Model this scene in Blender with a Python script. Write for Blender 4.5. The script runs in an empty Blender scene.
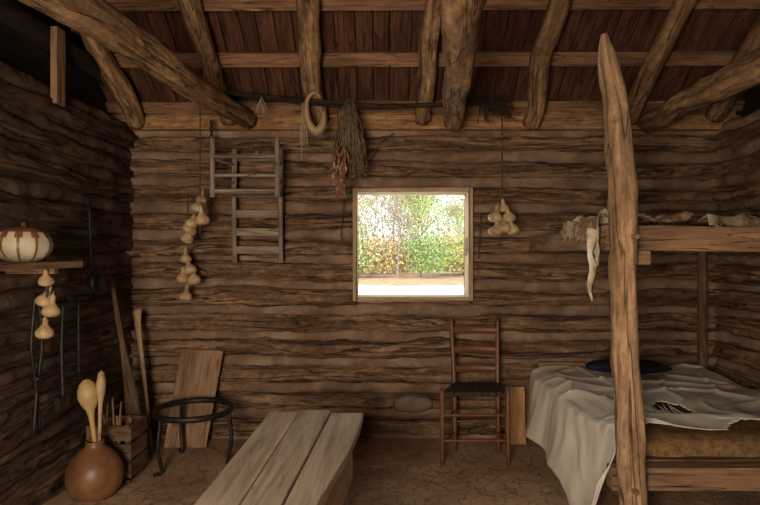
import bpy, math, random
import numpy as np
from mathutils import Vector, Matrix, noise, Euler
random.seed(7)
R = random.random
def U(a, b): return a + (b - a) * R()

# ------------------------------------------------------------ materials
def newmat(name):
    m = bpy.data.materials.new(name); m.use_nodes = True
    nt = m.node_tree; nt.nodes.clear()
    out = nt.nodes.new('ShaderNodeOutputMaterial')
    b = nt.nodes.new('ShaderNodeBsdfPrincipled')
    nt.links.new(b.outputs[0], out.inputs[0])
    return m, nt, b
def ramp(nt, stops):
    r = nt.nodes.new('ShaderNodeValToRGB'); e = r.color_ramp.elements
    while len(e) < len(stops): e.new(0.5)
    for i, (p, c) in enumerate(stops):
        e[i].position = p; e[i].color = (c[0], c[1], c[2], 1)
    return r
def nz(nt, vec, scale, detail=6, dist=0.0, rough=0.6):
    n = nt.nodes.new('ShaderNodeTexNoise'); n.inputs['Scale'].default_value = scale
    n.inputs['Detail'].default_value = detail; n.inputs['Distortion'].default_value = dist
    n.inputs['Roughness'].default_value = rough
    if vec is not None: nt.links.new(vec, n.inputs['Vector'])
    return n
def mapp(nt, sock, sc):
    m = nt.nodes.new('ShaderNodeMapping'); m.inputs['Scale'].default_value = sc
    nt.links.new(sock, m.inputs['Vector']); return m.outputs[0]
def mixc(nt, typ, fac, a, b):
    m = nt.nodes.new('ShaderNodeMixRGB'); m.blend_type = typ
    if isinstance(fac, float): m.inputs[0].default_value = fac
    else: nt.links.new(fac, m.inputs[0])
    for i, s in ((1, a), (2, b)):
        if isinstance(s, tuple): m.inputs[i].default_value = (s[0], s[1], s[2], 1)
        else: nt.links.new(s, m.inputs[i])
    return m.outputs[0]
def math_(nt, op, a, b=None):
    m = nt.nodes.new('ShaderNodeMath'); m.operation = op
    for i, s in ((0, a), (1, b)):
        if s is None: continue
        if isinstance(s, (int, float)): m.inputs[i].default_value = s
        else: nt.links.new(s, m.inputs[i])
    return m.outputs[0]

def wood(name, dark, light, su=1.3, sv=16, rough=.85, bump=.5, crack=.8, patch=.75, spec=.2, streak=0.0, mottle=0.0):
    m, nt, b = newmat(name)
    tc = nt.nodes.new('ShaderNodeTexCoord'); uv = tc.outputs['UV']
    n1 = nz(nt, mapp(nt, uv, (su, sv, 1)), 3, 8, .5, .65)
    mid = tuple((d + l) / 2 for d, l in zip(dark, light))
    r1 = ramp(nt, [(.3, dark), (.52, mid), (.72, light)])
    nt.links.new(n1.outputs[0], r1.inputs[0])
    n2 = nz(nt, mapp(nt, uv, (.9, 4, 1)), 1.7, 4, .3)
    r2 = ramp(nt, [(.32, (.45, .40, .37)), (.5, (.9, .88, .86)), (.7, (1.4, 1.36, 1.3))])
    nt.links.new(n2.outputs[0], r2.inputs[0])
    c = mixc(nt, 'MULTIPLY', patch, r1.outputs[0], r2.outputs[0])
    if mottle:
        n5 = nz(nt, mapp(nt, uv, (5, 9, 1)), 2.2, 9, .8, .75)
        r5 = ramp(nt, [(.38, (.40, .36, .33)), (.52, (1, 1, 1)), (.66, (1.8, 1.68, 1.55))])
        nt.links.new(n5.outputs[0], r5.inputs[0])
        c = mixc(nt, 'MULTIPLY', mottle, c, r5.outputs[0])
    if streak:
        n4 = nz(nt, mapp(nt, uv, (su * .5, sv * .9, 1)), 1.3, 5, 1.2, .6)
        a4 = math_(nt, 'ABSOLUTE', math_(nt, 'SUBTRACT', n4.outputs[0], .56))
        m4 = nt.nodes.new('ShaderNodeMapRange'); m4.inputs[2].default_value = .03
        m4.inputs[3].default_value = streak; m4.inputs[4].default_value = 0
        nt.links.new(a4, m4.inputs[0])
        c = mixc(nt, 'MIX', m4.outputs[0], c, tuple(min(1, x * 1.55) for x in light))
    n3 = nz(nt, mapp(nt, uv, (su * .7, sv * 1.0, 1)), 1.3, 3, .9, .5)
    a = math_(nt, 'ABSOLUTE', math_(nt, 'SUBTRACT', n3.outputs[0], .5))
    mr = nt.nodes.new('ShaderNodeMapRange'); mr.inputs[1].default_value = 0.0; mr.inputs[2].default_value = .018
    mr.inputs[3].default_value = 1 - crack; mr.inputs[4].default_value = 1
    nt.links.new(a, mr.inputs[0])
    c = mixc(nt, 'MULTIPLY', 1.0, c, mr.outputs[0])
    nt.links.new(c, b.inputs['Base Color'])
    b.inputs['Roughness'].default_value = rough
    b.inputs['Specular IOR Level'].default_value = spec
    h = math_(nt, 'ADD', n1.outputs[0], math_(nt, 'MULTIPLY', mr.outputs[0], .6))
    bp = nt.nodes.new('ShaderNodeBump'); bp.inputs['Strength'].default_value = bump
    bp.inputs['Distance'].default_value = .012
    nt.links.new(h, bp.inputs['Height']); nt.links.new(bp.outputs[0], b.inputs['Normal'])
    return m
def rough_mat(name, stops, scale=8, rough=.95, bump=.4, dist=.01, spec=.15, detail=8, metal=0):
    m, nt, b = newmat(name)
    o = nt.nodes.new('ShaderNodeTexCoord').outputs['Object']
    n = nz(nt, o, scale, detail, .3, .65)
    r = ramp(nt, stops); nt.links.new(n.outputs[0], r.inputs[0])
    nt.links.new(r.outputs[0], b.inputs['Base Color'])
    b.inputs['Roughness'].default_value = rough; b.inputs['Specular IOR Level'].default_value = spec
    b.inputs['Metallic'].default_value = metal
    n2 = nz(nt, o, scale * 3, 6)
    bp = nt.nodes.new('ShaderNodeBump'); bp.inputs['Strength'].default_value = bump
    bp.inputs['Distance'].default_value = dist
    nt.links.new(n2.outputs[0], bp.inputs['Height']); nt.links.new(bp.outputs[0], b.inputs['Normal'])
    return m

M_log = wood('hewn_log', (.088, .052, .030), (.28, .172, .100), .8, 8, patch=.85, bump=1.0, crack=.85, streak=.6, mottle=.8)
M_logL = wood('hewn_log_shaded', (.042, .026, .016), (.135, .085, .050), .8, 8, patch=.85, bump=1.0, crack=.9, streak=.4, mottle=.8)  # darker copy of the log wood, left wall's shade painted into the colour
M_mud = rough_mat('mud_chinking', [(.3, (.125, .074, .046)), (.5, (.225, .140, .090)), (.68, (.36, .25, .17))], 3.0, bump=1.0, dist=.03)
M_mudL = rough_mat('shaded_mud_chinking', [(.3, (.05, .031, .021)), (.5, (.10, .064, .043)), (.68, (.16, .108, .075))], 3.0, bump=1.0, dist=.03)  # chinking with the left wall's dimness put into its colour
M_mudlight = rough_mat('pale_mud', [(.3, (.15, .105, .075)), (.7, (.24, .175, .125))], 12)
M_pole = wood('peeled_pole', (.13, .070, .033), (.50, .315, .165), .9, 9, bump=.9, mottle=.7)
M_plate = wood('wall_plate', (.20, .105, .045), (.52, .30, .135), 1, 12, crack=.7, mottle=.5)
M_lath = wood('lath', (.13, .062, .035), (.36, .20, .11), 1, 12)
M_shake = wood('roof_shake', (.045, .019, .011), (.16, .070, .040), 1.2, 12, patch=.9)
M_dark = wood('dark_board', (.012, .008, .006), (.045, .03, .02), 1, 10)
M_frame = wood('window_frame_wood', (.34, .24, .13), (.62, .46, .28), 1, 16, crack=.4, patch=.4)
M_table = wood('weathered_table_wood', (.40, .31, .22), (.70, .575, .43), .6, 8, crack=.35, patch=.5, bump=.15)
M_chair = wood('reddish_chair_wood', (.09, .032, .014), (.22, .085, .038), 1.5, 14, rough=.45, spec=.5, crack=.3, patch=.4, bump=.1)
M_grey = wood('grey_chair_wood', (.20, .15, .11), (.42, .34, .26), 1.2, 14, patch=.6)
M_post = wood('cedar_post', (.19, .105, .055), (.52, .345, .20), .7, 7, crack=.75, bump=.8, mottle=.5, streak=.3)
M_rail = wood('bunk_rail_wood', (.16, .085, .045), (.40, .245, .14), 1, 12)
M_board = wood('leaning_board_wood', (.22, .125, .07), (.42, .26, .15), 1, 10, crack=.4)
M_orange = wood('pine_board_wood', (.34, .18, .07), (.54, .31, .135), 1, 10, crack=.3)
M_stick = wood('stick_wood', (.09, .05, .027), (.22, .13, .07), 1.5, 12)
M_barkd = wood('dark_bark_pole', (.018, .012, .008), (.065, .042, .028), 1.5, 10)
M_pale = wood('pale_stick_wood', (.30, .20, .10), (.50, .36, .20), 1.5, 10, crack=.3)
M_iron = rough_mat('blackened_iron', [(.3, (.012, .011, .010)), (.7, (.04, .034, .03))], 20, rough=.5, spec=.5, bump=.2, metal=.6)
M_gourd = rough_mat('dried_gourd', [(.3, (.24, .14, .055)), (.5, (.46, .31, .16)), (.75, (.60, .46, .28))], 14, rough=.5, bump=.1, spec=.4)
M_jug = rough_mat('brown_gourd_shell', [(.3, (.10, .038, .013)), (.55, (.20, .088, .032)), (.75, (.30, .155, .065))], 6, rough=.45, bump=.08, spec=.5)
M_yel = rough_mat('yellow_gourd_shell', [(.3, (.42, .26, .09)), (.7, (.58, .40, .18))], 9, rough=.5, bump=.1, spec=.4)
M_cream = rough_mat('cream_gourd_flesh', [(.3, (.42, .33, .21)), (.7, (.62, .53, .38))], 12, rough=.6, bump=.1)
M_string = rough_mat('twine', [(.3, (.05, .035, .022)), (.7, (.12, .08, .05))], 40)
M_herb = rough_mat('dried_herb', [(.3, (.07, .052, .03)), (.5, (.17, .13, .075)), (.75, (.30, .235, .14))], 22)
M_corn = rough_mat('dried_red_pods', [(.35, (.14, .05, .028)), (.55, (.26, .13, .07)), (.66, (.60, .48, .34))], 25)
M_husk = rough_mat('pale_husk', [(.3, (.26, .18, .11)), (.7, (.48, .37, .25))], 20)
M_straw = rough_mat('straw_ticking', [(.3, (.14, .075, .03)), (.55, (.27, .16, .07)), (.75, (.40, .26, .13))], 24, bump=.9, dist=.02)
M_cloth = rough_mat('cream_canvas_cloth', [(.28, (.46, .40, .30)), (.5, (.64, .58, .47)), (.75, (.74, .69, .58))], 3, bump=.3, dist=.005)
M_hide = rough_mat('raw_hide', [(.3, (.11, .055, .026)), (.46, (.26, .16, .09)), (.56, (.52, .42, .29)), (.66, (.72, .65, .52))], 5, bump=.8, dist=.02)
M_navy = rough_mat('navy_wool', [(.3, (.008, .010, .02)), (.7, (.02, .026, .05))], 12)
M_seat = rough_mat('dark_woven_seat', [(.3, (.02, .013, .009)), (.7, (.07, .045, .03))], 30)
M_bark = rough_mat('tree_bark', [(.3, (.16, .12, .10)), (.7, (.40, .33, .29))], 5)

def dirt():
    m, nt, b = newmat('dirt_floor')
    o = nt.nodes.new('ShaderNodeTexCoord').outputs['Object']
    n = nz(nt, o, 2.2, 9, .4, .65)
    r = ramp(nt, [(.3, (.22, .135, .082)), (.5, (.38, .245, .152)), (.72, (.54, .37, .245))])
    nt.links.new(n.outputs[0], r.inputs[0])
    wob = nz(nt, o, 5, 4)
    add = nt.nodes.new('ShaderNodeVectorMath'); add.operation = 'MULTIPLY_ADD'
    nt.links.new(wob.outputs['Color'], add.inputs[0]); add.inputs[1].default_value = (.25, .25, .25)
    nt.links.new(o, add.inputs[2])
    v = nt.nodes.new('ShaderNodeTexVoronoi'); v.feature = 'DISTANCE_TO_EDGE'; v.inputs['Scale'].default_value = 9
    nt.links.new(add.outputs[0], v.inputs['Vector'])
    mr = nt.nodes.new('ShaderNodeMapRange'); mr.inputs[2].default_value = .04
    mr.inputs[3].default_value = .4; mr.inputs[4].default_value = 1
    nt.links.new(v.outputs['Distance'], mr.inputs[0])
    c = mixc(nt, 'MULTIPLY', .8, r.outputs[0], mr.outputs[0])
    nt.links.new(c, b.inputs['Base Color']); b.inputs['Roughness'].default_value = .95
    b.inputs['Specular IOR Level'].default_value = .1
    h = math_(nt, 'ADD', math_(nt, 'MULTIPLY', nz(nt, o, 14, 8).outputs[0], .8), mr.outputs[0])
    bp = nt.nodes.new('ShaderNodeBump'); bp.inputs['Strength'].default_value = .7; bp.inputs['Distance'].default_value = .015
    nt.links.new(h, bp.inputs['Height']); nt.links.new(bp.outputs[0], b.inputs['Normal'])
    return m
M_dirt = dirt()
def leafmat(name, shift):
    m, nt, b = newmat(name)
    oi = nt.nodes.new('ShaderNodeObjectInfo').outputs['Random']
    o = nt.nodes.new('ShaderNodeTexCoord').outputs['Object']
    n = nz(nt, o, 1.3, 5, 0, .85)
    f = math_(nt, 'ADD', math_(nt, 'MULTIPLY', oi, .75), math_(nt, 'MULTIPLY', math_(nt, 'SUBTRACT', n.outputs[0], .5), 1.3))
    f = math_(nt, 'ADD', f, shift)
    r = ramp(nt, [(0, (.30, .17, .11)), (.2, (.52, .27, .13)), (.36, (.58, .47, .19)), (.54, (.40, .46, .14)), (.75, (.20, .33, .08)), (1, (.34, .45, .18))])
    nt.links.new(f, r.inputs[0]); nt.links.new(r.outputs[0], b.inputs['Base Color'])
    b.inputs['Roughness'].default_value = .8
    return m
M_leaf = leafmat('autumn_leaves', .02); M_leafg = leafmat('green_shrub_leaves', .42)
def groundmat():
    m, nt, b = newmat('outdoor_ground')
    o = nt.nodes.new('ShaderNodeTexCoord').outputs['Object']
    s = nt.nodes.new('ShaderNodeSeparateXYZ'); nt.links.new(o, s.inputs[0])
    n = nz(nt, o, .35, 6)
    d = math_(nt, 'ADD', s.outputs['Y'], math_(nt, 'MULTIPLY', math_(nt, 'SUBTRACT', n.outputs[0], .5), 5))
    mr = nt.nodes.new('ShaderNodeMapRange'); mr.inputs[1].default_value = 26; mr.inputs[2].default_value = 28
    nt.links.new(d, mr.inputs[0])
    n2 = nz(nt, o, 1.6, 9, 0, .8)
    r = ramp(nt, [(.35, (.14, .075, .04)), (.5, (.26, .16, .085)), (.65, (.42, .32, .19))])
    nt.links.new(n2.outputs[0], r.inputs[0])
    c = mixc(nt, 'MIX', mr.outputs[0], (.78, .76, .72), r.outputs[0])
    nt.links.new(c, b.inputs['Base Color']); b.inputs['Roughness'].default_value = 1
    return m
M_ground = groundmat()

# ------------------------------------------------------------ mesh builder
def catmull(P, t):
    n = len(P) - 1; x = t * n; i = min(int(x), n - 1); f = x - i
    p1, p2 = P[i], P[i + 1]
    p0 = P[i - 1] if i > 0 else p1 + (p1 - p2)
    p3 = P[i + 2] if i + 2 <= n else p2 + (p2 - p1)
    return .5 * ((2 * p1) + (p2 - p0) * f + (2 * p0 - 5 * p1 + 4 * p2 - p3) * f * f + (3 * p1 - p0 - 3 * p2 + p3) * f ** 3)
class B:
    def __init__(s): s.v = []; s.f = []; s.uv = []; s.mi = []; s.sm = []
    def add(s, vs, fs, uvs, mat, smooth):
        k = len(s.v); s.v += [tuple(v) for v in vs]
        for f, u in zip(fs, uvs):
            s.f.append([i + k for i in f]); s.uv.append(u); s.mi.append(mat); s.sm.append(smooth)
    def tube(s, pts, rad, seg=10, n=None, mat=0, amp=.05, flat=(1, 1), freq=2.5, bend=0.0, sq=1.0, fine=0.0):
        P = [Vector(p) for p in pts]
        if not isinstance(rad, (list, tuple)): rad = [rad] * len(P)
        if n is None: n = max(2, len(P) * 2)
        L = sum((P[i + 1] - P[i]).length for i in range(len(P) - 1))
        C = []; RR = []
        sd = Vector((U(0, 90), U(0, 90), U(0, 90)))
        for i in range(n):
            t = i / (n - 1); c = catmull(P, t) if len(P) > 2 else P[0].lerp(P[1], t)
            if bend: c = c + bend * (noise.noise_vector(sd + Vector((t * L * 1.2, 0, 0))))
            C.append(c); x = t * (len(rad) - 1); j = min(int(x), len(rad) - 2); RR.append(rad[j] + (rad[j + 1] - rad[j]) * (x - j))
        T0 = (C[1] - C[0]).normalized()
        up = Vector((0, 0, 1)) if abs(T0.z) < .9 else Vector((0, 1, 0))
        side = T0.cross(up).normalized(); vs = []; ou, ov = U(0, 60), U(0, 60); dist = [0]
        for i in range(n):
            T = (C[min(i + 1, n - 1)] - C[max(i - 1, 0)]).normalized()
            side = (side - T * side.dot(T)).normalized(); upv = side.cross(T).normalized()
            if i: dist.append(dist[-1] + (C[i] - C[i - 1]).length)
            for k in range(seg):
                a = 2 * math.pi * k / seg + math.pi / 2
                ca, sa = math.cos(a), math.sin(a)
                r = RR[i] * (1 + amp * 2 * noise.noise(sd + Vector((dist[i] * freq, ca * 1.3, sa * 1.3))))
                if fine: r *= 1 + fine * noise.noise(sd + Vector((dist[i] * 7, ca * 4.5, sa * 4.5)))
                if sq != 1.0: ca = math.copysign(abs(ca) ** sq, ca); sa = math.copysign(abs(sa) ** sq, sa)
                vs.append(C[i] + side * ca * r * flat[0] + upv * sa * r * flat[1])
        fs = []; uvs = []; rr = max(RR)
        for i in range(n - 1):
            for k in range(seg):
                k2 = (k + 1) % seg
                fs.append([i * seg + k, i * seg + k2, (i + 1) * seg + k2, (i + 1) * seg + k])
                v0 = k / seg * 6.28 * rr + ov; v1 = (k + 1) / seg * 6.28 * rr + ov
                uvs.append([(dist[i] + ou, v0), (dist[i] + ou, v1), (dist[i + 1] + ou, v1), (dist[i + 1] + ou, v0)])
        s.add(vs, fs, uvs, mat, True)
        for e in (0, n - 1):
            ids = [e * seg + k for k in range(seg)]
            if e == 0: ids = ids[::-1]
            sub = [vs[i] for i in ids]
            s.add(sub, [list(range(seg))], [[(ou + .1 * math.cos(6.28 * k / seg) * rr, ov + rr * math.sin(6.28 * k / seg)) for k in range(seg)]], mat, False)
    def hexa(s, c, mat=0, along=None):
        c = [Vector(p) for p in c]
        ax = [(c[1] - c[0]).length, (c[2] - c[0]).length, (c[4] - c[0]).length]
        la = along if along is not None else ax.index(max(ax))
        F = [[0, 2, 3, 1], [4, 5, 7, 6], [0, 1, 5, 4], [2, 6, 7, 3], [0, 4, 6, 2], [1, 3, 7, 5]]
        N = [2, 2, 1, 1, 0, 0]; ou, ov = U(0, 60), U(0, 60); uvs = []
        for f, nrm in zip(F, N):
            q = []
            for i in f:
                co = [(i & 1) * ax[0], ((i >> 1) & 1) * ax[1], ((i >> 2) & 1) * ax[2]]
                if nrm == la:
                    o = [a for a in range(3) if a != la]; q.append((ou + co[o[0]] * .3, ov + co[o[1]]))
                else:
                    o = [a for a in range(3) if a not in (la, nrm)][0]
                    q.append((ou + co[la], ov + co[o] + nrm * .37))
            uvs.append(q)
        s.add(c, F, uvs, mat, False)
    def box(s, c, size, rot=(0, 0, 0), mat=0, along=None):
        E = Euler(rot).to_matrix(); c = Vector(c); h = [x / 2 for x in size]
        s.hexa([c + E @ Vector(((1 if i & 1 else -1) * h[0], (1 if i & 2 else -1) * h[1], (1 if i & 4 else -1) * h[2])) for i in range(8)], mat, along)
    def bb(s, x0, x1, y0, y1, z0, z1, mat=0, along=None):
        s.box(((x0 + x1) / 2, (y0 + y1) / 2, (z0 + z1) / 2), (x1 - x0, y1 - y0, z1 - z0), mat=mat, along=along)
    def beam(s, a, b, w, h, mat=0, upv=(0, 0, 1)):
        a = Vector(a); b = Vector(b); t = (b - a).normalized(); up = Vector(upv)
        if abs(t.dot(up)) > .95: up = Vector((0, 1, 0))
        sd = t.cross(up).normalized() * w / 2; u2 = sd.normalized().cross(t).normalized() * h / 2
        cs = []
        for i in range(8):
            p = b if i & 1 else a
            cs.append(p + sd * (-1 if i & 2 else 1) + u2 * (1 if i & 4 else -1))
        s.hexa(cs, mat, 0)
    def lathe(s, prof, M, seg=20, mat=0, lobes=0, lob=0.0, matf=None):
        vs = []; n = len(prof)
        for r, z in prof:
            for k in range(seg):
                a = 2 * math.pi * k / seg; rr = r * (1 + lob * abs(math.cos(lobes * a / 2))) if lobes else r
                vs.append(M @ Vector((rr * math.cos(a), rr * math.sin(a), z)))
        for i in range(n - 1):
            for k in range(seg):
                k2 = (k + 1) % seg
                mm = matf(i, k) if matf else mat
                s.add([vs[i * seg + k], vs[i * seg + k2], vs[(i + 1) * seg + k2], vs[(i + 1) * seg + k]], [[0, 1, 2, 3]],
                      [[(i * .02, k * .02), (i * .02, k * .02 + .02), (i * .02 + .02, k * .02 + .02), (i * .02 + .02, k * .02)]], mm, True)
    def sheet(s, fn, nu, nv, mat=0, keep=None):
        vs = [fn(i / nu, j / nv) for j in range(nv + 1) for i in range(nu + 1)]
        fs = []; uvs = []
        for j in range(nv):
            for i in range(nu):
                if keep and not keep((i + .5) / nu, (j + .5) / nv): continue
                a = j * (nu + 1) + i
                fs.append([a, a + 1, a + nu + 2, a + nu + 1])
                uvs.append([(i / nu, j / nv), ((i + 1) / nu, j / nv), ((i + 1) / nu, (j + 1) / nv), (i / nu, (j + 1) / nv)])
        s.add(vs, fs, uvs, mat, True)
    def obj(s, name, mats, bevel=0, solid=0, merge=True):
        me = bpy.data.meshes.new(name); me.from_pydata(s.v, [], s.f)
        for m in mats: me.materials.append(m)
        uvl = me.uv_layers.new(name='UVMap')
        flat = [c for u in s.uv for p in u for c in p]
        uvl.data.foreach_set('uv', flat)
        me.polygons.foreach_set('material_index', s.mi); me.polygons.foreach_set('use_smooth', s.sm)
        import bmesh
        if merge:
            bm = bmesh.new(); bm.from_mesh(me)
            bmesh.ops.remove_doubles(bm, verts=bm.verts, dist=.00005)
            loose = [v for v in bm.verts if not v.link_faces]
            if loose: bmesh.ops.delete(bm, geom=loose, context='VERTS')
            bmesh.ops.recalc_face_normals(bm, faces=bm.faces); bm.to_mesh(me); bm.free()
        co = [v.co.copy() for v in me.vertices]
        lo = Vector([min(c[i] for c in co) for i in range(3)]); hi = Vector([max(c[i] for c in co) for i in range(3)])
        o = bpy.data.objects.new(name, me); bpy.context.scene.collection.objects.link(o)
        org = Vector(((lo.x + hi.x) / 2, (lo.y + hi.y) / 2, lo.z))
        if name != 'ground_outside':
            me.transform(Matrix.Translation(-org)); o.location = org
        if bevel:
            b = o.modifiers.new('bevel', 'BEVEL'); b.width = bevel; b.segments = 2; b.limit_method = 'ANGLE'; b.angle_limit = math.radians(50)
        if solid:
            b = o.modifiers.new('solid', 'SOLIDIFY'); b.thickness = solid; b.offset = 0
        return o
def TM(loc, rot=(0, 0, 0)): return Matrix.Translation(loc) @ Euler(rot).to_matrix().to_4x4()
GP = [(0, 0), (.5, .05), (.85, .22), (1, .5), (.98, .75), (.85, 1.05), (.55, 1.35), (.34, 1.6), (.29, 1.9), (.30, 2.2), (.24, 2.4), (.08, 2.5), (.05, 2.8), (0, 2.82)]
def gourd(b, loc, r, rot=(0, 0, 0), neck=1.0, mat=0):
    pr = [(a * r, (z if z < 1.35 else 1.35 + (z - 1.35) * neck) * r) for a, z in GP]
    b.lathe(pr, TM(loc, rot), 16, mat)

# ------------------------------------------------------------ room shell
XL, XR, YB, YF = -1.95, 2.66, 4.60, -0.85
ZT = 2.48
WX0, WX1, WZ0, WZ1 = -.216, .736, 1.116, 2.01
pitch = ZT / 12

def course(b, a, c, mat, h0, h1, zc):
    Ln = (Vector(c) - Vector(a)).length
    b.tube([a, c], [h0, h1], 26, int(Ln / .04) + 3, mat, .15, (1.02, .77), 1.7, bend=.04, sq=.7, fine=.28)
def chink(b, a, c, mat):
    Ln = (Vector(c) - Vector(a)).length
    b.tube([a, c], .075, 14, int(Ln / .035) + 3, mat, .15, (1.0, .85), 4, fine=.25)

b = B()
for i in range(12):
    zc = pitch * (i + .5); segs = [(XL - .25, XR + .25)]
    if 5 <= i <= 9: segs = [(XL - .25, WX0 + .01), (WX1 - .01, XR + .25)]
    for a, c in segs:
        course(b, (a, YB + .095, zc + U(-.02, .02)), (c, YB + .095, zc + U(-.02, .02)), 0, U(.80, 1.02) * .1, U(.80, 1.02) * .1, zc)
for i in range(13):
    zc = max(.02, pitch * i); segs = [(XL - .1, XR + .1)]
    if 1.1 < zc < 2.03: segs = [(XL - .1, WX0 + .01), (WX1 - .01, XR + .1)]
    for a, c in segs: chink(b, (a, YB + .110, zc), (c, YB + .110, zc), 1)
for (x0, x1, z0, z1) in ((XL - .25, WX0 + .01, 0, ZT), (WX1 - .01, XR + .25, 0, ZT), (WX0, WX1, 0, WZ0 + .01), (WX0, WX1, WZ1 - .01, ZT)):
    b.bb(x0, x1, YB + .09, YB + .19, z0, z1, 1)
b.obj('wall_back', [M_log, M_mud])

def sidewall(name, x, sgn, mat, mud):
    b = B(); y0, y1 = YF - .1, YB + .2
    for i in range(12):
        zc = pitch * (i + .5)
        course(b, (x + sgn * .11, y0, zc + U(-.015, .015)), (x + sgn * .11, y1, zc + U(-.015, .015)), 0, U(.86, 1.0) * .1, U(.86, 1.0) * .1, zc)
    for i in range(13):
        chink(b, (x + sgn * .125, y0, max(.02, pitch * i)), (x + sgn * .125, y1, max(.02, pitch * i)), 1)
    b.bb(*sorted((x + sgn * .10, x + sgn * .19)), y0, y1, 0, ZT, 1)
    xg = x + sgn * .22; z = ZT - .02
    while z < 4.7:
        ylo = YF + max(0, (z - 2.6)) / .7; yhi = YB - max(0, (z - 2.6)) / .7
        if yhi - ylo > .2:
            b.bb(xg - .015, xg + .015, ylo, yhi + .05, z, z + .2, 2)
        z += .195
    b.tube([(x + sgn * .1, y0, 2.82), (x + sgn * .1, YB - .25, 2.82)], .07, 12, 30, 2, .06)
    for yy in (3.5, 1.9, .3):
        b.bb(x + sgn * .01 - .02, x + sgn * .01 + .02, yy - .045, yy + .045, 2.40, 2.86, 3)
    b.obj(name, [mat, mud, M_dark, M_rail])
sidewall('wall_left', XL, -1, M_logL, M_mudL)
sidewall('wall_right', XR, 1, M_log, M_mud)

b = B()
DX0, DX1, DZ = -1.35, -.15, 2.05
for (x0, x1, z0, z1) in ((XL - .2, DX0, 0, ZT), (DX1, XR + .2, 0, ZT), (DX0, DX1, DZ, ZT)):
    b.bb(x0, x1, YF - .2, YF - .08, z0, z1, 1)
    for i in range(12):
        zc = pitch * (i + .5)
        if zc < z0 + .05 or zc > z1: continue
        b.tube([(x0, YF - .11, zc), (x1, YF - .11, zc)], .1, 12, 12, 0, .06, (1.1, .86))
b.obj('wall_front', [M_log, M_mud])
b = B()
b.bb(DX0 - .05, DX0 + .03, YF - .24, YF + .02, 0, DZ + .05); b.bb(DX1 - .03, DX1 + .05, YF - .24, YF + .02, 0, DZ + .05)
b.bb(DX0 + .03, DX1 - .03, YF - .24, YF + .02, DZ - .03, DZ + .05)
b.obj('door_1', [M_frame], .004)

b = B(); b.bb(XL - .3, XR + .3, YF - .3, YB + .25, -.08, 0); b.obj('floor', [M_dirt])

b = B()
b.bb(XL - .25, XR + .25, YB - .03, YB + .2, ZT, ZT + .115)
b.bb(XL - .25, XR + .25, YB + .03, YB + .2, ZT + .12, ZT + .25)
b.tube([(XL - .2, YB + .0, ZT + .20), (XR + .2, YB + .0, ZT + .215)], .035, 10, 30, 0, .1, bend=.01)
b.obj('trim_1', [M_plate], .008)

b = B(); y0, y1 = YB - .055, YB + .2; t = .032
b.bb(WX0, WX0 + t, y0, y1, WZ0, WZ1); b.bb(WX1 - t, WX1, y0, y1, WZ0, WZ1)
b.bb(WX0 + t, WX1 - t, y0, y1, WZ1 - t, WZ1); b.bb(WX0 + t, WX1 - t, y0, y1, WZ0, WZ0 + t)
b.obj('window_1', [M_frame], .004)

# roof
SL = .70; ang = math.atan(SL); YR = (YB + YF) / 2
def zr(y): return 2.50 + SL * (4.6 - y)
b = B()
x = XL - .35
while x < XR + .35:
    w = U(.10, .17)
    for seg in range(5):
        ya = 4.85 - (seg * .58); yb = max(YR, ya - .62)
        if ya <= YR: break
        o = .17 + .02 * (seg % 2) + U(0, .012)
        b.beam((x + w / 2, ya, zr(ya) + o), (x + w / 2, yb, zr(yb) + o), w - .008, .014, 0)
    x += w
b.beam((.35, 4.9, zr(4.9) + .24), (.35, YR, zr(YR) + .24), 5.6, .02, 2)  # solid sheet added above the shakes to block light through the gaps
for s in range(9):
    y = 4.55 - s * .36
    if y < YR: break
    b.beam((XL - .35, y, zr(y) + .115), (XR + .35, y, zr(y) + .115 + U(-.03, .03)), .04, U(.08, .11), 1, upv=(0, -SL, 1))
def zf(y): return zr(YR) - SL * (YR - y)
b.beam((.35, YF - .3, zf(YF - .3) + .20), (.35, YR, zf(YR) + .20), 5.6, .05, 2)
b.bb(XL - .3, XR + .3, YF - .2, YF - .05, ZT, ZT + .35, 2)
b.obj('ceiling', [M_shake, M_lath, M_dark])
for i, x in enumerate((-1.93, -1.20, -.48, .36, 1.18, 1.97, 2.62)):
    b = B()
    r = .067 if i != 3 else .062
    b.tube([(x, 4.54, zr(4.54)), (x + U(-.04, .04), 3.6, zr(3.6)), (x + U(-.04, .04), YR, zr(YR))], [r, r * 1.08, r], 18, 60, 0, .12, bend=.05, fine=.18)
    b.obj('roof_rafter', [M_pole])
    b = B(); b.tube([(x, YF - .1, zf(YF - .1)), (x, YR - .02, zf(YR - .02))], .07, 10, 12, 0, .08); b.obj('roof_rafter', [M_pole])

for (far, near, r0, r1) in (((-1.03, 4.52, 2.53), (-1.27, 2.35, 2.53), .078, .090), ((.555, 4.40, 2.50), (.35, 2.35, 2.52), .080, .086), ((2.12, 4.56, 2.54), (2.17, 3.26, 2.55), .085, .093)):
    f = Vector(far); n = Vector(near); d = (n - f); d = d / abs(d.y); e = f + d * (f.y - YF)
    b = B(); b.tube([f, n, e], [r0 * .88, r1, r1], 24, 120, 0, .06, bend=.03, fine=.18)
    if far[0] == .555:
        b.tube([f + Vector((0, .12, .015)), f + Vector((0, .0, 0))], .05, 12, 4, 0)
    b.obj('ceiling_joist', [M_pole])

b = B()
b.lathe([(0, -.012), (.9, -.01), (1, 0), (.8, .018), (.35, .026), (0, .028)], TM((.26, YB - .003, .29), (math.pi / 2, 0, 0)) @ Matrix.Diagonal((.17, .075, 1, 1)), 18)
for i, v in enumerate(b.v):
    p = Vector(v); k = noise.noise(Vector((p.x * 9, p.z * 12, 0))); b.v[i] = (p.x + .05 * k, p.y, p.z + .03 * k)
b.obj('mud_daub', [M_mudlight])

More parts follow.
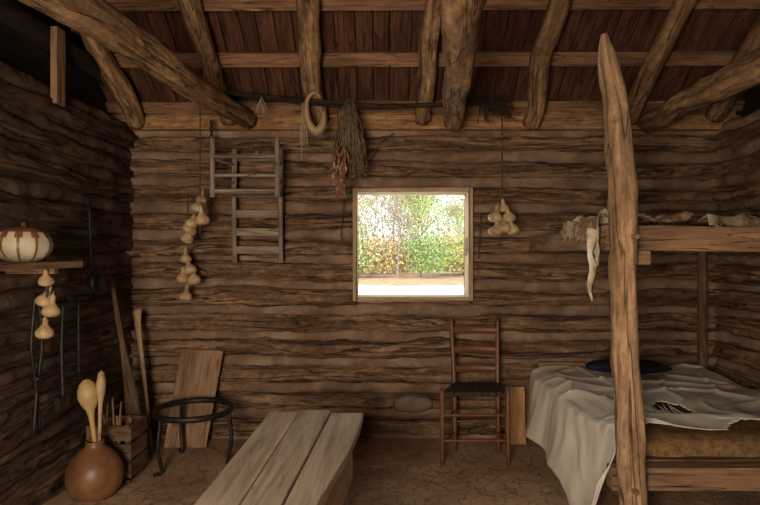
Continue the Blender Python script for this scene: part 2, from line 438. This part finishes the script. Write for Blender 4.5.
# ------------------------------------------------------------ table
b = B(); TZ = .65
st = [3.07, 2.8, 2.47, 2.16, 1.93, 1.5, 1.25]
def lin(y, a, bb): t = (3.07 - y) / (3.07 - 1.25); return a + (bb - a) * t
right = [-.088, -.10, -.133, -.182, -.215, -.25, -.27]
E = [[lin(y, -.588, -.655) for y in st], [lin(y, -.43, -.50) for y in st], [lin(y, -.262, -.37) for y in st], right]
for p in range(3):
    dy = [0, .02, -.01][p]; zt = [0, .004, -.002][p]
    vs = []
    for i, y in enumerate(st):
        yy = y + (dy if i == 0 else 0)
        xa = E[p][i] + (.003 if p else 0); xb = E[p + 1][i] - (.003 if p < 2 else 0)
        for z in (TZ - .042 + zt, TZ + zt): vs += [(xa, yy, z), (xb, yy, z)]
    fs = []; uvs = []; o = U(0, 30); ns = len(st)
    for i in range(ns - 1):
        a = i * 4; c = a + 4
        for q in ((a + 2, a + 3, c + 3, c + 2), (a, c, c + 1, a + 1), (a, a + 2, c + 2, c), (a + 1, c + 1, c + 3, a + 3)):
            fs.append(list(q)); uvs.append([(o + vs[k][1], o + vs[k][0] + vs[k][2]) for k in q])
    for a in (0, (ns - 1) * 4):
        fs.append([a, a + 1, a + 3, a + 2]); uvs.append([(o + vs[k][0] * .2, o + vs[k][2] + vs[k][0]) for k in (a, a + 1, a + 3, a + 2)])
    b.add(vs, fs, uvs, 0, False)
for y, xa, xb in ((2.93, -.55, -.165), (1.45, -.60, -.30)):
    b.bb(xa, (xa + xb) / 2 - .004, y - .02, y + .02, 0, TZ - .045, along=2); b.bb((xa + xb) / 2 + .004, xb, y - .02, y + .02, 0, TZ - .045, along=2)
for zz in ((.34, .475), (.48, .605)):
    b.hexa([(-.165, 2.95, zz[0]), (-.30, 1.42, zz[0]), (-.14, 2.95, zz[0]), (-.275, 1.42, zz[0]), (-.165, 2.95, zz[1]), (-.30, 1.42, zz[1]), (-.14, 2.95, zz[1]), (-.275, 1.42, zz[1])], 0, 0)
    b.hexa([(-.575, 2.95, zz[0]), (-.625, 1.42, zz[0]), (-.55, 2.95, zz[0]), (-.60, 1.42, zz[0]), (-.575, 2.95, zz[1]), (-.625, 1.42, zz[1]), (-.55, 2.95, zz[1]), (-.60, 1.42, zz[1])], 0, 0)
b.beam((-.36, 2.93, .18), (-.45, 1.45, .18), .04, .09)
b.obj('wooden_table', [M_table], .006)

# ------------------------------------------------------------ ladder-back chair
b = B()
def turned(b, a, c, r, mat=0, n=12):
    b.tube([a, c], [r, r], 10, n, mat, .01)
for x in (.565, .895):
    b.tube([(x, 4.34, 0), (x, 4.38, .5), (x - (.012 if x < .7 else -.012), 4.44, .92), (x - (.012 if x < .7 else -.012), 4.45, .985)], [.016, .019, .017, .012], 10, 16, 0, .01)
for x in (.44, .905):
    b.tube([(x, 4.06, 0), (x, 4.07, .3), (x, 4.08, .53)], [.015, .019, .018], 10, 12, 0, .01)
    b.tube([(x, 4.08, .53), (x, 4.08, .545)], [.013, .008], 8, 3, 0, .0)
for z, y in ((.90, 4.435), (.755, 4.415), (.61, 4.395)):
    def fn(u, v, z=z, y=y): return Vector((.565 + .33 * u, y + .022 * math.sin(u * math.pi), z - .026 + .052 * v + (.008 * math.sin(u * math.pi) if v > .5 else 0)))
    b.sheet(fn, 10, 2); b.sheet(lambda u, v, f=fn: f(u, v) + Vector((0, -.009, 0)), 10, 2)
    for vv in (0, 1):
        b.sheet(lambda u, v, f=fn, vv=vv: f(u, vv) + Vector((0, -.009 * v, 0)), 10, 1)
for z in (.17, .35): turned(b, (.44, 4.065, z), (.905, 4.065, z), .011)
for z in (.22, ): turned(b, (.565, 4.36, z), (.895, 4.36, z), .010)
for z in (.14, .30):
    turned(b, (.44, 4.07, z), (.565, 4.36, z), .010); turned(b, (.905, 4.07, z), (.895, 4.36, z), .010)
for a, c in (((.44, 4.08), (.905, 4.08)), ((.565, 4.375), (.895, 4.375)), ((.44, 4.08), (.565, 4.375)), ((.905, 4.08), (.895, 4.375))):
    turned(b, (a[0], a[1], .495), (c[0], c[1], .495), .013)
def quad(u, v):
    xa = .44 + .125 * v; xb = .905 - .01 * v
    return Vector((xa + (xb - xa) * u, 4.075 + .305 * v, .512 + .004 * math.sin(u * 60) - .01 * math.sin(u * math.pi) * math.sin(v * math.pi)))
b.sheet(quad, 40, 8, 1); b.sheet(lambda u, v: quad(u, v) - Vector((0, 0, .03)), 40, 8, 1)
b.sheet(lambda u, v: quad(u, 0) - Vector((0, .012, .03 * v)), 40, 1, 1)
b.obj('ladder_back_chair', [M_chair, M_seat])

b = B()
for x in (-1.135, -.775):
    b.tube([(x, 4.50, 1.42), (x, 4.47, 1.9), (x + .01, 4.46, 2.30)], .019, 10, 12, 0, .02)
for x in (-1.215, -.745):
    b.tube([(x, 4.17, 1.90), (x, 4.17, 2.33)], .019, 10, 8, 0, .02)
for z in (1.52, 1.66, 1.80): b.box((-.955, 4.485, z), (.36, .012, .055))
for z in (2.06, 2.20): turned(b, (-1.215, 4.17, z), (-.745, 4.17, z), .013)
for z in (2.10, 2.22): turned(b, (-1.13, 4.46, z), (-.775, 4.46, z), .011)
for z in (2.04, 2.18):
    turned(b, (-1.215, 4.17, z), (-1.13, 4.46, z), .011); turned(b, (-.745, 4.17, z), (-.775, 4.46, z), .011)
for a, c in (((-1.215, 4.17), (-.745, 4.17)), ((-1.13, 4.46), (-.775, 4.46)), ((-1.215, 4.17), (-1.13, 4.46)), ((-.745, 4.17), (-.775, 4.46))):
    turned(b, (a[0], a[1], 1.945), (c[0], c[1], 1.945), .018)
for k in range(7):
    v = (k + .5) / 7; b.beam((-1.215 + .085 * v, 4.17 + .29 * v, 1.94), (-.745 - .03 * v, 4.17 + .29 * v, 1.94), .036, .008)
b.tube([(-.955, 4.60, 2.26), (-.955, 4.44, 2.27)], .012, 8, 3)
b.obj('ladder_back_chair', [M_grey])

# ------------------------------------------------------------ bunk bed
b = B()
b.tube([(1.235, 2.78, 0), (1.215, 2.78, .3), (1.195, 2.78, .9), (1.18, 2.79, 1.5), (1.14, 2.79, 2.1), (1.10, 2.79, 2.40), (1.085, 2.79, 2.56)], [.066, .062, .058, .062, .062, .046, .016], 24, 90, 0, .13, freq=3.5, bend=.03, fine=.16)
def rail(a, c, w, h, mat=1): b.beam(a, c, w, h, mat)
rail((1.15, 2.885, .375), (2.58, 2.885, .375), .075, .115); rail((1.26, 2.925, .375), (1.26, 4.51, .375), .075, .11)
rail((1.20, 4.54, .375), (2.58, 4.54, .375), .06, .11); rail((2.55, 2.925, .375), (2.55, 4.51, .375), .05, .11)
rail((1.12, 2.885, 1.575), (2.58, 2.885, 1.555), .075, .125); rail((1.20, 2.925, 1.56), (1.225, 4.57, 1.575), .08, .105)
rail((1.27, 4.53, 1.56), (2.58, 4.53, 1.56), .06, .10); rail((2.55, 2.925, 1.555), (2.55, 4.5, 1.56), .05, .11)
b.bb(1.235, 1.335, 2.83, 2.93, 1.44, 1.51, 1)
for k in range(10):
    y = 2.97 + k * .155
    b.bb(1.2, 2.57, y, y + .14, 1.60, 1.62, 1); b.bb(1.24, 2.57, y, y + .14, .415, .430, 1)
b.tube([(1.27, 4.53, 0), (1.27, 4.53, .33)], .04, 10, 6, 0); b.tube([(2.54, 4.53, 0), (2.54, 4.53, 1.6)], .035, 10, 8, 2)
b.tube([(2.54, 2.84, 0), (2.54, 2.84, 2.4)], .04, 10, 12, 0)
b.bb(1.25, 1.75, 4.545, 4.575, .435, .63, 1)
for z in (.375, 1.575): b.tube([(1.20, 2.68, z), (1.20, 2.93, z)], .013, 8, 3, 1)
b.obj('bunk_bed', [M_post, M_rail, M_stick], .006)

b = B()
def mat_(u, v):
    a = 2 * math.pi * u
    cx = math.copysign(abs(math.cos(a)) ** .35, math.cos(a)); sz = math.copysign(abs(math.sin(a)) ** .6, math.sin(a))
    e = 1 - max(0, abs(v - .5) * 2 - .93) / .07 * .35
    y = 2.93 + 1.6 * v
    p = Vector((1.89 + .63 * cx, y, .495 + .055 * e * sz))
    return p + Vector((0, 0, .010 * noise.noise(p * 6)))
b.sheet(mat_, 60, 50)
for e in (0, 1):
    b.add([mat_(k / 60, e) for k in range(60)], [list(range(60))], [[(0, 0)] * 60], 0, False)
b.obj('straw_mattress', [M_straw])

b = B()
def bl(u, v):
    y = 4.50 - 1.57 * v
    h = .37 + .06 * v + .06 * noise.noise(Vector((y * 2, 0, 3))) + (.13 * max(0, 1 - abs(v - .84) / .17))
    if v > .94: h -= (v - .94) * 3.6
    W = 1.30; s = u * (h + W); q = Vector((s * 2.2, y * 2.2, 0))
    if s < h:
        k = 1 - s / h
        f = noise.noise(Vector((y * 3.0, 2.2, s * .8)))
        X = 1.175 - .05 * k * (1 + v) - .09 * f * (k * .75 + .25) - .014 * noise.noise(Vector((y * 9, s * 5, 7)))
        X = min(X, 1.19)
        Z = .555 - (h - s)
    else:
        d = s - h; X = 1.185 + d; Z = .578 + .022 * min(1, d * 8) - .02 * max(0, 1 - d * 12)
        Z += .030 * noise.noise(q * 1.1)
        r1 = 1 - min(1, abs(noise.noise(Vector((X * 1.6 + y * 1.1, y * 2.4 - X, 5)))) * 5)
        r2 = 1 - min(1, abs(noise.noise(Vector((X * 3 - y * 1.2, y * 1.5 + X * .7, 11)))) * 6)
        Z += .022 * r1 * r1 + .014 * r2 * r2
        Z = max(Z, .563)
    Y = y + (.10 * noise.noise(Vector((s * 3, 0, 9))) + .03 * noise.noise(Vector((s * 11, 0, 2))) if v > .5 else 0) * v
    return Vector((X, Y, Z))
def keepf(u, v):
    p = bl(u, v); e = .45 * noise.noise(p * 14)
    if p.z > .5:
        if ((p.x - 1.66) / .09) ** 2 + ((p.y - 3.28) / .14) ** 2 < 1 + e: return False
        if ((p.x - 2.05) / .30) ** 2 + ((p.y - 2.90) / .09) ** 2 < 1 + e: return False
    return True
b.sheet(bl, 150, 150, 0, keepf)
for k in range(5):
    x = 1.60 + k * .03
    b.tube([(x, 3.16, .60), (x + U(-.01, .01), 3.28, .590), (x + U(-.02, .02), 3.41, .60)], .0022, 5, 6)
b.obj('canvas_blanket', [M_cloth], 0, .005)

b = B()
def lump(cx, cy, cz, rx, ry, rz, seed=0, mat=0, seg=28):
    prof = [(math.sin(math.pi * i / 12), -math.cos(math.pi * i / 12)) for i in range(13)]
    k = len(b.v)
    b.lathe(prof, TM((cx, cy, cz)) @ Matrix.Diagonal((rx, ry, rz, 1)), seg, mat)
    for i in range(k, len(b.v)):
        p = Vector(b.v[i]); n_ = noise.noise(p * 7 + Vector((seed, 0, 0)))
        b.v[i] = tuple(p + Vector((n_ * rx * .15, n_ * ry * .15, n_ * rz * .4 if p.z > cz else 0)))
lump(1.84, 4.22, .660, .33, .13, .042); lump(1.66, 4.20, .678, .15, .11, .032, 5)
b.obj('folded_wool_coat', [M_navy])

b = B()
def hide(u, v):
    y = 2.93 + .72 * v
    h = .05 + .06 * (1 + math.sin(y * 11)) * (1 - v) + (.07 if v < .25 else 0) + .06 * noise.noise(Vector((y * 9, 3, 0)))
    s = u * (h + .48)
    if s < h: X = 1.125 + .02 * v; Z = 1.655 - (h - s)
    else: X = 1.125 + .02 * v + (s - h); Z = 1.665 + .03 * noise.noise(Vector((X * 5, y * 5, 1))) + .08 * abs(noise.noise(Vector((X * 9, y * 9, 4))))
    k = .006 * noise.noise(Vector((X * 60, y * 60, Z * 60)))
    return Vector((X + .01 * math.sin(y * 23) + k, y, Z + k))
b.sheet(hide, 70, 80)
b.tube([(1.10, 2.96, 1.62), (1.075, 2.95, 1.50), (1.09, 2.95, 1.42), (1.075, 2.95, 1.33), (1.09, 2.95, 1.25)], [.034, .014, .024, .014, .003], 10, 40, 0, .3, (1, .35), fine=.5)
# tufts of hair along the hanging edge
for k in range(130):
    v = U(0, 1); p = hide(U(0, .16), v); q = Vector((U(-.02, .0), U(-.012, .012), U(-.045, -.015)))
    b.tube([p, p + q], [.0035, .001], 4, 3)
b.obj('animal_hide', [M_hide], 0, .0)
b = B()
def ub(u, v):
    X = 1.66 + .90 * u; Y = 2.855 + 1.3 * v
    Z = 1.655 + .06 * abs(noise.noise(Vector((X * 5, Y * 4, 2)))) * 1.5 + .012 * noise.noise(Vector((X * 22, Y * 22, 2)))
    if v < .04: Z = 1.640 - .02 * (1 + math.sin(X * 14)) - .02 * noise.noise(Vector((X * 18, 0, 2)))
    return Vector((X, Y, Z))
b.sheet(ub, 90, 60)
for k in range(90):
    p = ub(U(0, 1), 0)
    b.tube([p, p + Vector((U(-.01, .01), -.008, U(-.035, -.01)))], [.0035, .001], 4, 3)
b.obj('animal_hide', [M_hide])

b = B(); b.beam((1.065, 4.50, 0), (1.065, 4.545, .44), .15, .03); b.obj('pine_board', [M_orange], .004)

# ------------------------------------------------------------ left-hand clutter
b = B()
b.hexa([(-1.665, 4.42, 0), (-1.34, 4.42, 0), (-1.665, 4.445, 0), (-1.34, 4.445, 0), (-1.565, 4.53, .74), (-1.235, 4.53, .725), (-1.565, 4.555, .74), (-1.235, 4.555, .725)], 0, 2)
b.beam((-1.60, 4.44, .18), (-1.35, 4.44, .18), .02, .05)
b.obj('leaning_board', [M_board], .004)

b = B(); cx, cy, cz, rr = -1.33, 4.10, .38, .265
ring = [(cx + rr * math.cos(a * math.pi / 12), cy + rr * math.sin(a * math.pi / 12), cz) for a in range(25)]
b.tube(ring, .017, 10, 60, 0, .02, (1, 1.3))
for a in (-.15, 2.2, 4.1):
    x, y = cx + rr * math.cos(a), cy + rr * math.sin(a)
    b.tube([(x, y, cz), (x + .02 * math.cos(a), y + .02 * math.sin(a), .18), (x - .01 * math.cos(a), y - .01 * math.sin(a), .012), (x + .05 * math.cos(a), y + .05 * math.sin(a), .012)], .014, 8, 16, 0, .03)
b.obj('iron_trivet', [M_iron])

b = B(); JM = TM((-1.745, 3.52, 0))
b.lathe([(0, .0), (.07, .0), (.115, .02), (.15, .065), (.165, .13), (.16, .185), (.135, .24), (.095, .285), (.06, .31), (.05, .335), (.056, .35), (.046, .35), (.042, .33), (.05, .30), (0, .27)], JM, 32)
b.obj('gourd_jug', [M_jug])
b = B()
gd = [(0, 0), (.012, 0), (.013, .12), (.016, .22), (.026, .27), (.05, .31), (.062, .35), (.06, .39), (.045, .43), (.02, .455), (0, .46)]
b.lathe([(r, z) for r, z in gd], TM((-1.735, 3.52, .27), (0, -.14, 0)), 16)
b.obj('gourd_dipper', [M_yel])
b = B()
b.lathe([(0, 0), (.009, 0), (.011, .2), (.013, .3), (.026, .36), (.028, .42), (.018, .48), (0, .50)], TM((-1.725, 3.53, .28), (.0, .03, 0)), 14)
b.obj('gourd_dipper', [M_gourd])

b = B(); b.tube([(-1.70, 4.05, .01), (-1.75, 4.05, .45), (-1.82, 4.06, .85), (-1.90, 4.07, 1.30)], [.055, .050, .020, .016], 12, 24, 0, .04, (1, .4)); b.obj('wooden_paddle', [M_stick])
b = B(); b.tube([(-1.70, 4.28, .01), (-1.755, 4.31, .43), (-1.83, 4.36, .9), (-1.86, 4.40, 1.06)], [.012, .014, .020, .036], 10, 24, 0, .04, (1, .5)); b.obj('stirring_stick', [M_pale])

b = B(); cx0, cx1, cy0, cy1 = -1.90, -1.61, 3.72, 3.98
for z in (.04, .16, .28):
    b.bb(cx0, cx1, cy0, cy0 + .015, z, z + .095); b.bb(cx0, cx1, cy1 - .015, cy1, z, z + .095)
    b.bb(cx0, cx0 + .015, cy0 + .015, cy1 - .015, z, z + .095); b.bb(cx1 - .015, cx1, cy0 + .015, cy1 - .015, z, z + .095)
for x in (cx0 + .015, cx1 - .045):
    for y in (cy0 + .015, cy1 - .045): b.bb(x, x + .03, y, y + .03, 0, .38)
b.bb(cx0 + .015, cx1 - .015, cy0 + .015, cy1 - .015, .02, .035)
b.obj('slatted_crate', [M_stick], .002)
b = B()
for k in range(16):
    x, y = U(-1.85, -1.68), U(3.77, 3.93)
    b.tube([(x, y, .05), (x + U(-.03, .04), y + U(-.04, .04), U(.35, .56))], [U(.008, .02), .006], 7, 8, 0, .12, bend=.02)
b.obj('kindling_bundle', [M_rail])
b = B()
for k in range(40):
    a = U(0, 6.28); x, y = U(-.98, -.72), U(3.75, 4.35)
    b.tube([(x, y, .006), (x + .07 * math.cos(a), y + .07 * math.sin(a), .008)], .005, 5, 3)
b.obj('wood_chips', [M_plate])

b = B()
b.bb(-1.93, -1.60, 1.6, 3.10, 1.42, 1.455)
for y in (1.9, 2.95):
    b.beam((-1.91, y, 1.405), (-1.66, y, 1.405), .04, .03)
b.obj('wall_shelf', [M_rail], .004)
b = B()
prof = [(0, 0), (.06, 0), (.095, .02), (.118, .055), (.122, .085), (.115, .115), (.095, .143), (.065, .162), (.03, .170), (.012, .168), (.010, .19), (0, .192)]
def mf(i, k):
    if i >= 6 or i < 1: return 1
    return 1 if (k % 6) == 0 or (i >= 5 and k % 6 in (1, 5)) else 0
b.lathe(prof, TM((-1.735, 2.80, 1.455)), 60, 0, 10, .04, mf)
b.obj('carved_gourd_bowl', [M_cream, M_jug])
b = B()
b.lathe([(0, 0), (.035, 0), (.042, .03), (.04, .07), (.028, .09), (.03, .105), (0, .105)], TM((-1.80, 3.03, 1.455)), 16); b.obj('clay_cup', [M_jug])

def gourd_string(name, x, y, ztop, items, mat=M_gourd):
    b = B(); zb = min(z for _, _, z, _ in items)
    b.tube([(x, y, ztop), (x, y, zb + .05)], .0055, 6, 12, 1, .1, bend=.01)
    for dx, dy, z, r in items:
        gourd(b, (x + dx, y + dy, z), r, (U(-.35, .35), -dx * 5 + U(-.15, .15), 0), U(.7, 1.1), 0)
    b.obj(name, [mat, M_string])
gourd_string('hanging_gourd_string', -1.315, 4.20, 2.64, [(-.02, -.02, 1.79, .05), (.03, -.03, 1.70, .055), (-.10, 0, 1.64, .055), (-.055, -.05, 1.68, .045), (-.12, .03, 1.58, .05), (.0, .02, 1.86, .04)])
gourd_string('hanging_gourd_string', -1.475, 4.42, 1.95, [(-.01, -.02, 1.42, .045), (.03, -.03, 1.33, .055), (-.03, -.03, 1.27, .05), (.05, .0, 1.25, .055), (-.01, -.04, 1.13, .05)])
gourd_string('hanging_gourd_string', .90, 4.24, 2.60, [(-.055, 0, 1.72, .055), (.055, -.02, 1.72, .05), (.0, -.05, 1.64, .058), (-.065, -.03, 1.62, .05), (.08, -.03, 1.64, .05), (.02, 0, 1.80, .04)])
gourd_string('hanging_gourd_string', -1.70, 2.93, 1.42, [(0, 0, 1.33, .038), (-.03, .02, 1.22, .045), (.02, 0, 1.17, .045), (-.01, 0, 1.06, .045)])

b = B()
b.tube([(-1.87, 3.7, 1.82), (-1.86, 3.7, 1.38)], .010, 8, 6, 0); b.lathe([(0, 0), (.05, .005), (.075, .03), (.08, .06), (.07, .06), (.045, .02), (0, .012)], TM((-1.865, 3.7, 1.31), (0, math.pi / 2, 0)), 20)
b.tube([(-1.87, 3.7, 1.8), (-1.87, 3.72, 1.84), (-1.87, 3.7, 1.86), (-1.87, 3.68, 1.84), (-1.87, 3.7, 1.8)], .006, 6, 14)
b.obj('iron_skillet', [M_iron])
b = B()
for dy in (-.03, .03):
    b.tube([(-1.85, 3.1 + dy * .4, 1.28), (-1.85, 3.1 + dy * 1.6, 1.0), (-1.85, 3.1 + dy * .3, .80), (-1.85, 3.1 - dy, .52)], .010, 8, 20)
b.tube([(-1.88, 3.1, .82), (-1.83, 3.1, .82)], .018, 8, 3)
b.obj('iron_tongs', [M_iron])
b = B()
b.tube([(-1.86, 3.55, 1.22), (-1.86, 3.55, .80), (-1.86, 3.55, .68)], [.010, .012, .004], 8, 16); b.tube([(-1.86, 3.44, 1.22), (-1.86, 3.66, 1.22)], .018, 8, 6)
for k in range(10): b.box((-1.86, 3.55, .70 + k * .022), (.012, .05, .006), (.5, 0, 0))
b.obj('hand_auger', [M_iron])
b = B()
b.tube([(-1.86, 3.38, 1.22), (-1.86, 3.36, .95), (-1.85, 3.36, .62)], [.012, .012, .014], 8, 12); b.bb(-1.875, -1.845, 3.31, 3.42, .58, .66)
b.obj('iron_hoe', [M_iron])
b = B()
for k in range(22):
    z = 2.50 - k * .027; a = (k % 2) * math.pi / 2
    pts = [(-1.295 + .012 * math.cos(t * math.pi / 4) * math.cos(a), 4.42 + .012 * math.cos(t * math.pi / 4) * math.sin(a), z + .018 * math.sin(t * math.pi / 4)) for t in range(9)]
    b.tube(pts, .0055, 5, 9)
b.obj('iron_chain', [M_iron])

# ------------------------------------------------------------ drying pole and what hangs from it
b = B()
b.tube([(-1.32, 4.30, 2.72), (-.95, 4.30, 2.67), (-.2, 4.30, 2.602), (.3, 4.30, 2.604), (.60, 4.30, 2.61), (.98, 4.30, 2.63)], [.018, .022, .022, .018, .017, .010], 10, 60, 0, .12, bend=.008)
b.tube([(-1.15, 4.25, 2.67), (-.5, 4.25, 2.62), (.1, 4.25, 2.585), (.55, 4.25, 2.606), (.98, 4.25, 2.68)], [.012, .016, .017, .012, .008], 10, 60, 0, .12, bend=.008)
b.obj('drying_pole', [M_barkd])
b = B()
cx = -.465
b.tube([(cx + .035, 4.20, 2.635), (cx - .02, 4.20, 2.665), (cx - .07, 4.20, 2.60), (cx - .06, 4.20, 2.46), (cx - .005, 4.20, 2.385), (cx + .045, 4.20, 2.43), (cx + .055, 4.20, 2.53)], [.006, .012, .016, .024, .034, .030, .012], 12, 50, 0, .08)
b.obj('hooked_horn', [M_pale])
def wisps(name, x, y, z, n, L, mat, sp=.03, r=.004):
    b = B()
    for k in range(n):
        a = U(-1, 1) * sp
        b.tube([(x, y, z), (x + a, y + U(-sp, sp) * .6, z - L * .5), (x + a * 1.4, y + U(-sp, sp) * .6, z - L * U(.7, 1))], [r * .5, r, r * .3], 5, 8, 0, .2, (1, .6), bend=.02)
    b.obj(name, [mat])
wisps('husk_strips', -.565, 4.22, 2.60, 5, .44, M_husk, .02, .005)
wisps('husk_strips', -.87, 4.22, 2.64, 5, .14, M_husk, .06, .006)
b = B()
for k in range(170):
    a = U(-1, 1); x0 = -.225; z0 = 2.60
    b.tube([(x0, 4.2, z0), (x0 + a * .08, 4.2 + U(-.07, .04), z0 - .25), (x0 + a * .12, 4.2 + U(-.09, .04), z0 - U(.32, .58))], [.002, .0048, .0015], 4, 7, 0, .2, bend=.05)
for k in range(360):
    t = U(.2, 1); a = U(-1, 1) * .13 * t ** .6
    b.box((-.225 + a, 4.2 + U(-.08, .04), 2.60 - .55 * t), (.024, .004, .010), (U(0, 3), U(0, 3), U(0, 3)))
b.obj('dried_herb_bundle', [M_herb])
b = B()
b.tube([(-.30, 4.08, 2.56), (-.30, 4.08, 2.2)], .004, 5, 4, 1)
for k in range(40):
    z = 2.26 - k * .008
    x = -.285 + U(-.045, .045)
    b.tube([(x, 4.06 + U(-.03, .03), z), (x + U(-.03, .03), 4.05 + U(-.03, .03), z - .08)], [.004, .013, .004], 6, 6, 0, .2)
b.obj('dried_pepper_string', [M_corn, M_string])
b = B()
for k in range(70):
    a = U(-1, 1)
    b.tube([(.78, 4.2, 2.60), (.80 + a * .08, 4.19 + U(-.06, .04), 2.58 + U(-.05, .05)), (.85 + a * .14, 4.19 + U(-.08, .06), 2.52 + U(-.08, .08))], .0035, 4, 5, 0, .2)
b.obj('dried_root_bunch', [M_barkd])
b = B()
b.tube([(.11, YB - .02, 2.45), (.0, YB - .03, 2.36), (-.08, YB - .03, 2.22)], .004, 5, 8)
b.tube([(-.28, 4.56, 1.95), (-.31, 4.56, 1.65), (-.29, 4.56, 1.60)], .004, 5, 8)
b.tube([(.80, 4.55, 1.8), (.78, 4.55, 1.45)], .004, 5, 8)
b.obj('rawhide_cord', [M_string])

# ------------------------------------------------------------ outdoors
b = B()
b.sheet(lambda u, v: Vector((-80 + 160 * u, -30 + 150 * v, -.09 )), 40, 40)
b.obj('ground_outside', [M_ground])
def tree_mesh(name, H, nl, spread, seed, lm, ls=(.045, .10), low=.08, nb=26, twigs=2):
    random.seed(seed); b = B()
    tr = [(0, 0, -.3), (U(-.3, .3), U(-.3, .3), H * .35), (U(-.6, .6), U(-.6, .6), H * .7), (U(-.8, .8), U(-.8, .8), H)]
    r0 = H * .006 + .02
    b.tube(tr, [r0, r0 * .75, r0 * .45, .02], 7, 16, 0, .05)
    ends = []
    for k in range(nb):
        t = U(low, .95); p = catmull([Vector(q) for q in tr], t); a = U(0, 6.28); l = spread * (1.15 - t * .8) * U(.4, 1.2)
        e = p + Vector((math.cos(a) * l, math.sin(a) * l, l * U(-.1, 1.1))); ends.append((p, e))
        b.tube([p, (p + e) / 2 + Vector((U(-.2, .2), 0, U(-.3, .2))), e], [r0 * .4, r0 * .25, .010], 5, 6, 0, .05)
        for j in range(twigs):
            q = p.lerp(e, U(.3, .9)); e2 = q + Vector((U(-.9, .9), U(-.7, .7), U(.1, 1.1)))
            b.tube([q, e2], [.018, .006], 4, 3, 0, .05)
    vs = []; fs = []; uv = []
    for k in range(nl):
        p, e = random.choice(ends); c = p.lerp(e, U(.2, 1.15)) + Vector((random.gauss(0, .45), random.gauss(0, .45), random.gauss(0, .4)))
        if c.z < 0: c.z = U(0, .4)
        s = U(*ls); q = Euler((U(0, 3), U(0, 3), U(0, 3))).to_matrix(); i = len(vs)
        for dx, dy in ((-1, 0), (0, -.6), (1, 0), (0, .6)): vs.append(c + q @ Vector((dx * s, dy * s, 0)))
        fs.append([i, i + 1, i + 2, i + 3]); uv.append([(0, 0)] * 4)
    b.add(vs, fs, uv, 1, False)
    return b.obj(name, [M_bark, lm], merge=False)
protos = [tree_mesh('autumn_tree', 8, 2000, 3.4, 40, M_leaf), tree_mesh('autumn_tree', 6, 2600, 3.0, 41, M_leafg, low=.02),
          tree_mesh('autumn_tree', 9, 350, 3.0, 42, M_leaf, nb=44, twigs=5), tree_mesh('autumn_tree', 7, 700, 3.4, 43, M_leaf, nb=40, twigs=4),
          tree_mesh('autumn_tree', 9.5, 2300, 2.6, 44, M_leafg, low=.3)]
bush = tree_mesh('green_shrub', 1.8, 2300, 1.7, 77, M_leafg, low=.0)
bush2 = tree_mesh('russet_shrub', 1.5, 1500, 1.6, 78, M_leaf, low=.0, twigs=4)
random.seed(5)
for o, l in zip(protos, ((-1.6, 41), (3.2, 37), (1.0, 36), (.2, 45), (7.2, 43))): o.location = (l[0], l[1], -.1)
for k in range(52):
    x = U(-18, 22); y = U(37, 66)
    # barer russet growth to the west of the clearing, greener to the east
    p = random.choice((protos[0], protos[2], protos[3], protos[3], protos[2]) if x < 1.6 + .03 * y else (protos[1], protos[4], protos[0], protos[3], protos[2]))
    o = bpy.data.objects.new('autumn_tree', p.data); bpy.context.scene.collection.objects.link(o)
    o.location = (x, y, -.1); o.rotation_euler = (0, 0, U(0, 6.28)); s = U(.6, 1.25); o.scale = (s, s, s * U(.8, 1.15))
bush.location = (3.0, 36, -.1); bush2.location = (-.4, 37, -.1)
for k in range(64):
    pr = bush if U(0, 1) < .6 else bush2
    o = bpy.data.objects.new('green_shrub' if pr is bush else 'russet_shrub', pr.data); bpy.context.scene.collection.objects.link(o)
    o.location = (U(-15, 19), U(35, 52), -.1); o.rotation_euler = (0, 0, U(0, 6.28)); s = U(.45, 1.3); o.scale = (s * U(.9, 1.5), s, s)

# ------------------------------------------------------------ light
w = bpy.data.worlds.new('World'); bpy.context.scene.world = w; w.use_nodes = True
bg = w.node_tree.nodes['Background']; bg.inputs[0].default_value = (.92, .96, 1, 1); bg.inputs[1].default_value = 3.2
sun = bpy.data.lights.new('sun', 'SUN'); sun.energy = 4.5; sun.angle = .03; sun.color = (1, .95, .86)
so = bpy.data.objects.new('sun', sun); bpy.context.scene.collection.objects.link(so); so.rotation_euler = (math.radians(42), 0, math.radians(-25))
def area(name, loc, rot, sx, sy, e, col, portal=False):
    l = bpy.data.lights.new(name, 'AREA'); l.shape = 'RECTANGLE'; l.size = sx; l.size_y = sy; l.energy = e; l.color = col
    o = bpy.data.objects.new(name, l); bpy.context.scene.collection.objects.link(o); o.location = loc; o.rotation_euler = rot
    if portal: l.cycles.is_portal = True
    return o
area('doorway_daylight', ((DX0 + DX1) / 2, YF - .30, 1.42), (math.radians(76), 0, math.radians(-14)), 1.05, 1.15, 150, (1, .83, .65))
area('window_portal', (.26, YB + .25, 1.563), (math.radians(-90), 0, 0), .9, .86, 1, (1, 1, 1), True)

# ------------------------------------------------------------ camera
cam = bpy.data.cameras.new('camera'); cam.sensor_width = 36; cam.lens = 36 * 575 / 760; cam.clip_end = 300
co = bpy.data.objects.new('camera', cam); bpy.context.scene.collection.objects.link(co)
co.location = (0, 0, 1.5); co.rotation_euler = (math.radians(90), 0, 0)
bpy.context.scene.camera = co
bpy.context.scene.view_settings.view_transform = 'Standard'
bpy.context.scene.view_settings.look = 'None'
